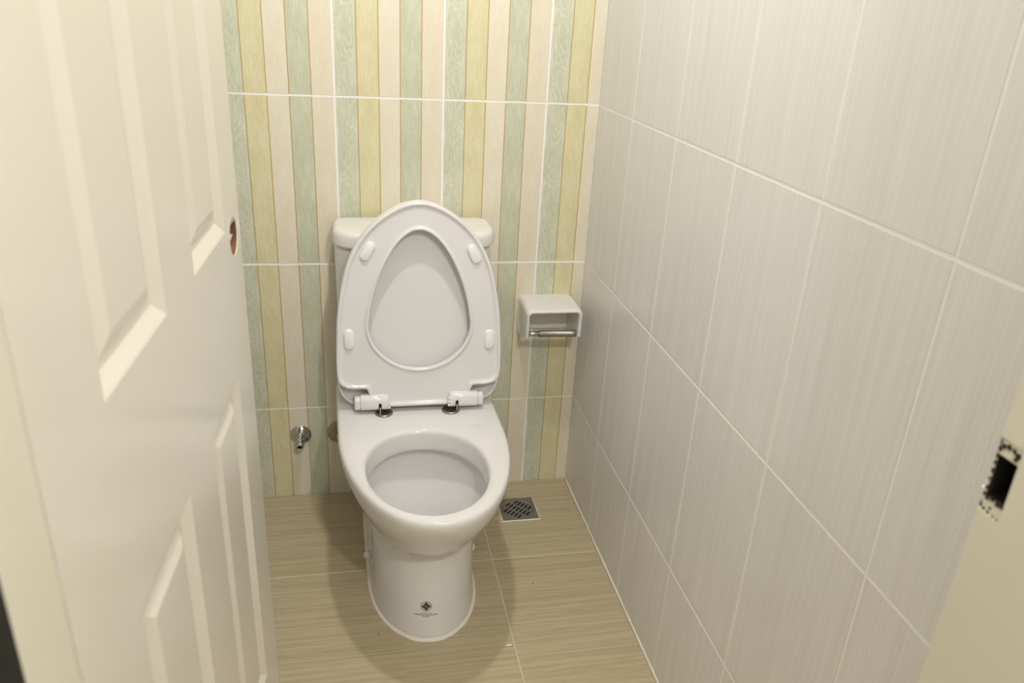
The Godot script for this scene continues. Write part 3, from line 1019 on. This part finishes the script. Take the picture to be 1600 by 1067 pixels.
# ---------------------------------------------------------------- plumbing
func valve() -> void:
	var s := Vector3(-0.3285, 0.194, 0)
	var t := base("water_outlet", s)
	tag(t, "chrome wall water outlet with a round flange and open nozzle left of the toilet", "tap")
	var f := Geo.new()
	lathe(f, Vector3.ZERO, Vector3.BACK, [Vector2(0.0285, 0.0), Vector2(0.0285, 0.0015), Vector2(0.0265, 0.0045), Vector2(0.021, 0.0085), Vector2(0.014, 0.0105), Vector2(0.0125, 0.0115)], 40)
	put("flange", f, M.chrome, t)
	var ax := Vector3(0.0, -0.18, 1).normalized()
	var b := Geo.new()
	lathe(b, Vector3(0, 0.002, 0.004), ax, [Vector2(0.0105, 0.0), Vector2(0.0105, 0.016), Vector2(0.0085, 0.018), Vector2(0.0085, 0.022), Vector2(0.011, 0.024), Vector2(0.011, 0.034), Vector2(0.0088, 0.036), Vector2(0.0088, 0.040), Vector2(0.0105, 0.042), Vector2(0.0105, 0.052), Vector2(0.0095, 0.0535), Vector2(0.0065, 0.0535), Vector2(0.0062, 0.048)], 32, true, false)
	put("nozzle", b, M.chrome, t)
	var h := Geo.new()
	lathe(h, Vector3(0, 0.002, 0.004), ax, [Vector2(0.0064, 0.047), Vector2(0.0064, 0.0485)], 24)
	put("bore", h, M.dark, t).set_meta("label", "dark open bore")
	s = Vector3(-0.224, 0.198, 0)
	t = base("pipe_flange", s)
	tag(t, "round pipe flange on the wall half hidden behind the toilet's left side", "pipe")
	f = Geo.new()
	lathe(f, Vector3.ZERO, Vector3.BACK, [Vector2(0.034, 0.0), Vector2(0.034, 0.002), Vector2(0.031, 0.006), Vector2(0.022, 0.010), Vector2(0.012, 0.012)], 40)
	put("flange", f, M.tan, t)
	b = Geo.new()
	lathe(b, Vector3.ZERO, Vector3.BACK, [Vector2(0.010, 0.008), Vector2(0.010, 0.03), Vector2(0.009, 0.031)], 24)
	put("pipe", b, M.chrome, t)

func drain() -> void:
	var s := Vector3(0.2535, 0, 0.138)
	var t := base("floor_drain", s)
	tag(t, "square stainless steel floor drain with a round slotted grate beside the toilet", "drain")
	var top := 0.0018
	var f := CSGBox3D.new()
	f.name = "frame"
	f.size = Vector3(0.101, 0.003, 0.101)
	f.position.y = top - 0.0015
	f.material = M.steel
	var cut := CSGCylinder3D.new()
	cut.name = "cut"
	cut.operation = CSGShape3D.OPERATION_SUBTRACTION
	cut.radius = 0.0425
	cut.height = 0.02
	cut.sides = 48
	f.add_child(cut)
	t.add_child(f)
	var r := CSGCylinder3D.new()
	r.name = "grate"
	r.radius = 0.0412
	r.height = 0.003
	r.sides = 48
	r.position.y = top - 0.0021
	r.material = M.steel
	var d := Vector2(1, -1).normalized()     # the slots run this way on the floor (x, z)
	var e := Vector2(d.y, -d.x)
	for i in 7:
		for j in 3:
			var a := (i - 3) * 0.0112
			var b := (j - 1) * 0.0245
			if Vector2(absf(a), absf(b) + 0.006).length() > 0.0385: continue
			var p := e * a + d * b
			var c := CSGBox3D.new()
			c.name = "slot"
			c.operation = CSGShape3D.OPERATION_SUBTRACTION
			c.size = Vector3(0.0205, 0.02, 0.0064)
			c.position = Vector3(p.x, 0, p.y)
			c.rotation.y = PI / 4
			r.add_child(c, true)
	t.add_child(r)
	var u := Geo.new()
	lathe(u, Vector3(0, 0.0, 0), Vector3.UP, [Vector2(0.0425, 0.0), Vector2(0.0425, 0.0004)], 32)
	put("sump", u, M.dark, t).set_meta("label", "dark pipe mouth under the grate")
	var bead := Geo.new()
	bead.group = -1
	var rings := []
	for q in [[0.0505, 0.0019], [0.0515, 0.0015], [0.0535, 0.0003], [0.0535, -0.001]]:
		rings.append(PackedVector3Array([Vector3(-q[0], q[1], -q[0]), Vector3(q[0], q[1], -q[0]), Vector3(q[0], q[1], q[0]), Vector3(-q[0], q[1], q[0])]))
	bead.loft(rings)
	put("grout_edge", bead, M.sealant, t, true)

func crumbs() -> void:
	var rng := RandomNumberGenerator.new()
	rng.seed = 77
	var list := [
		[Vector3(0.135, 0, 0.631), Vector3(0.007, 0.0022, 0.0022), M.pad, "grout_crumb", "small white crumb of grout on the floor right of the toilet foot"],
		[Vector3(0.230, 0, 0.441), Vector3(0.0024, 0.0012, 0.002), M.wood, "dirt_speck", "tiny brown speck on the floor tile to the right of the toilet"],
		[Vector3(-0.145, 0, 0.559), Vector3(0.0022, 0.0012, 0.002), M.wood, "dirt_speck", "tiny brown speck on the floor at the left front of the toilet foot"]]
	for q in list:
		var g := Geo.new()
		g.group = -1
		var rings := []
		for s in [[0.8, 0.0], [1.0, 0.35], [0.75, 0.8], [0.3, 1.0]]:
			var r := PackedVector3Array()
			for i in 8:
				var a := TAU * i / 8
				var k := rng.randf_range(0.75, 1.1)
				r.append(Vector3(cos(a) * q[1].x * s[0] * k, q[1].y * s[1], sin(a) * q[1].z * s[0] * k))
			rings.append(r)
		g.loft(rings, true, true, true)
		var o := put(q[3], g, q[2], self)
		o.position = q[0]
		tag(o, q[4], "debris")
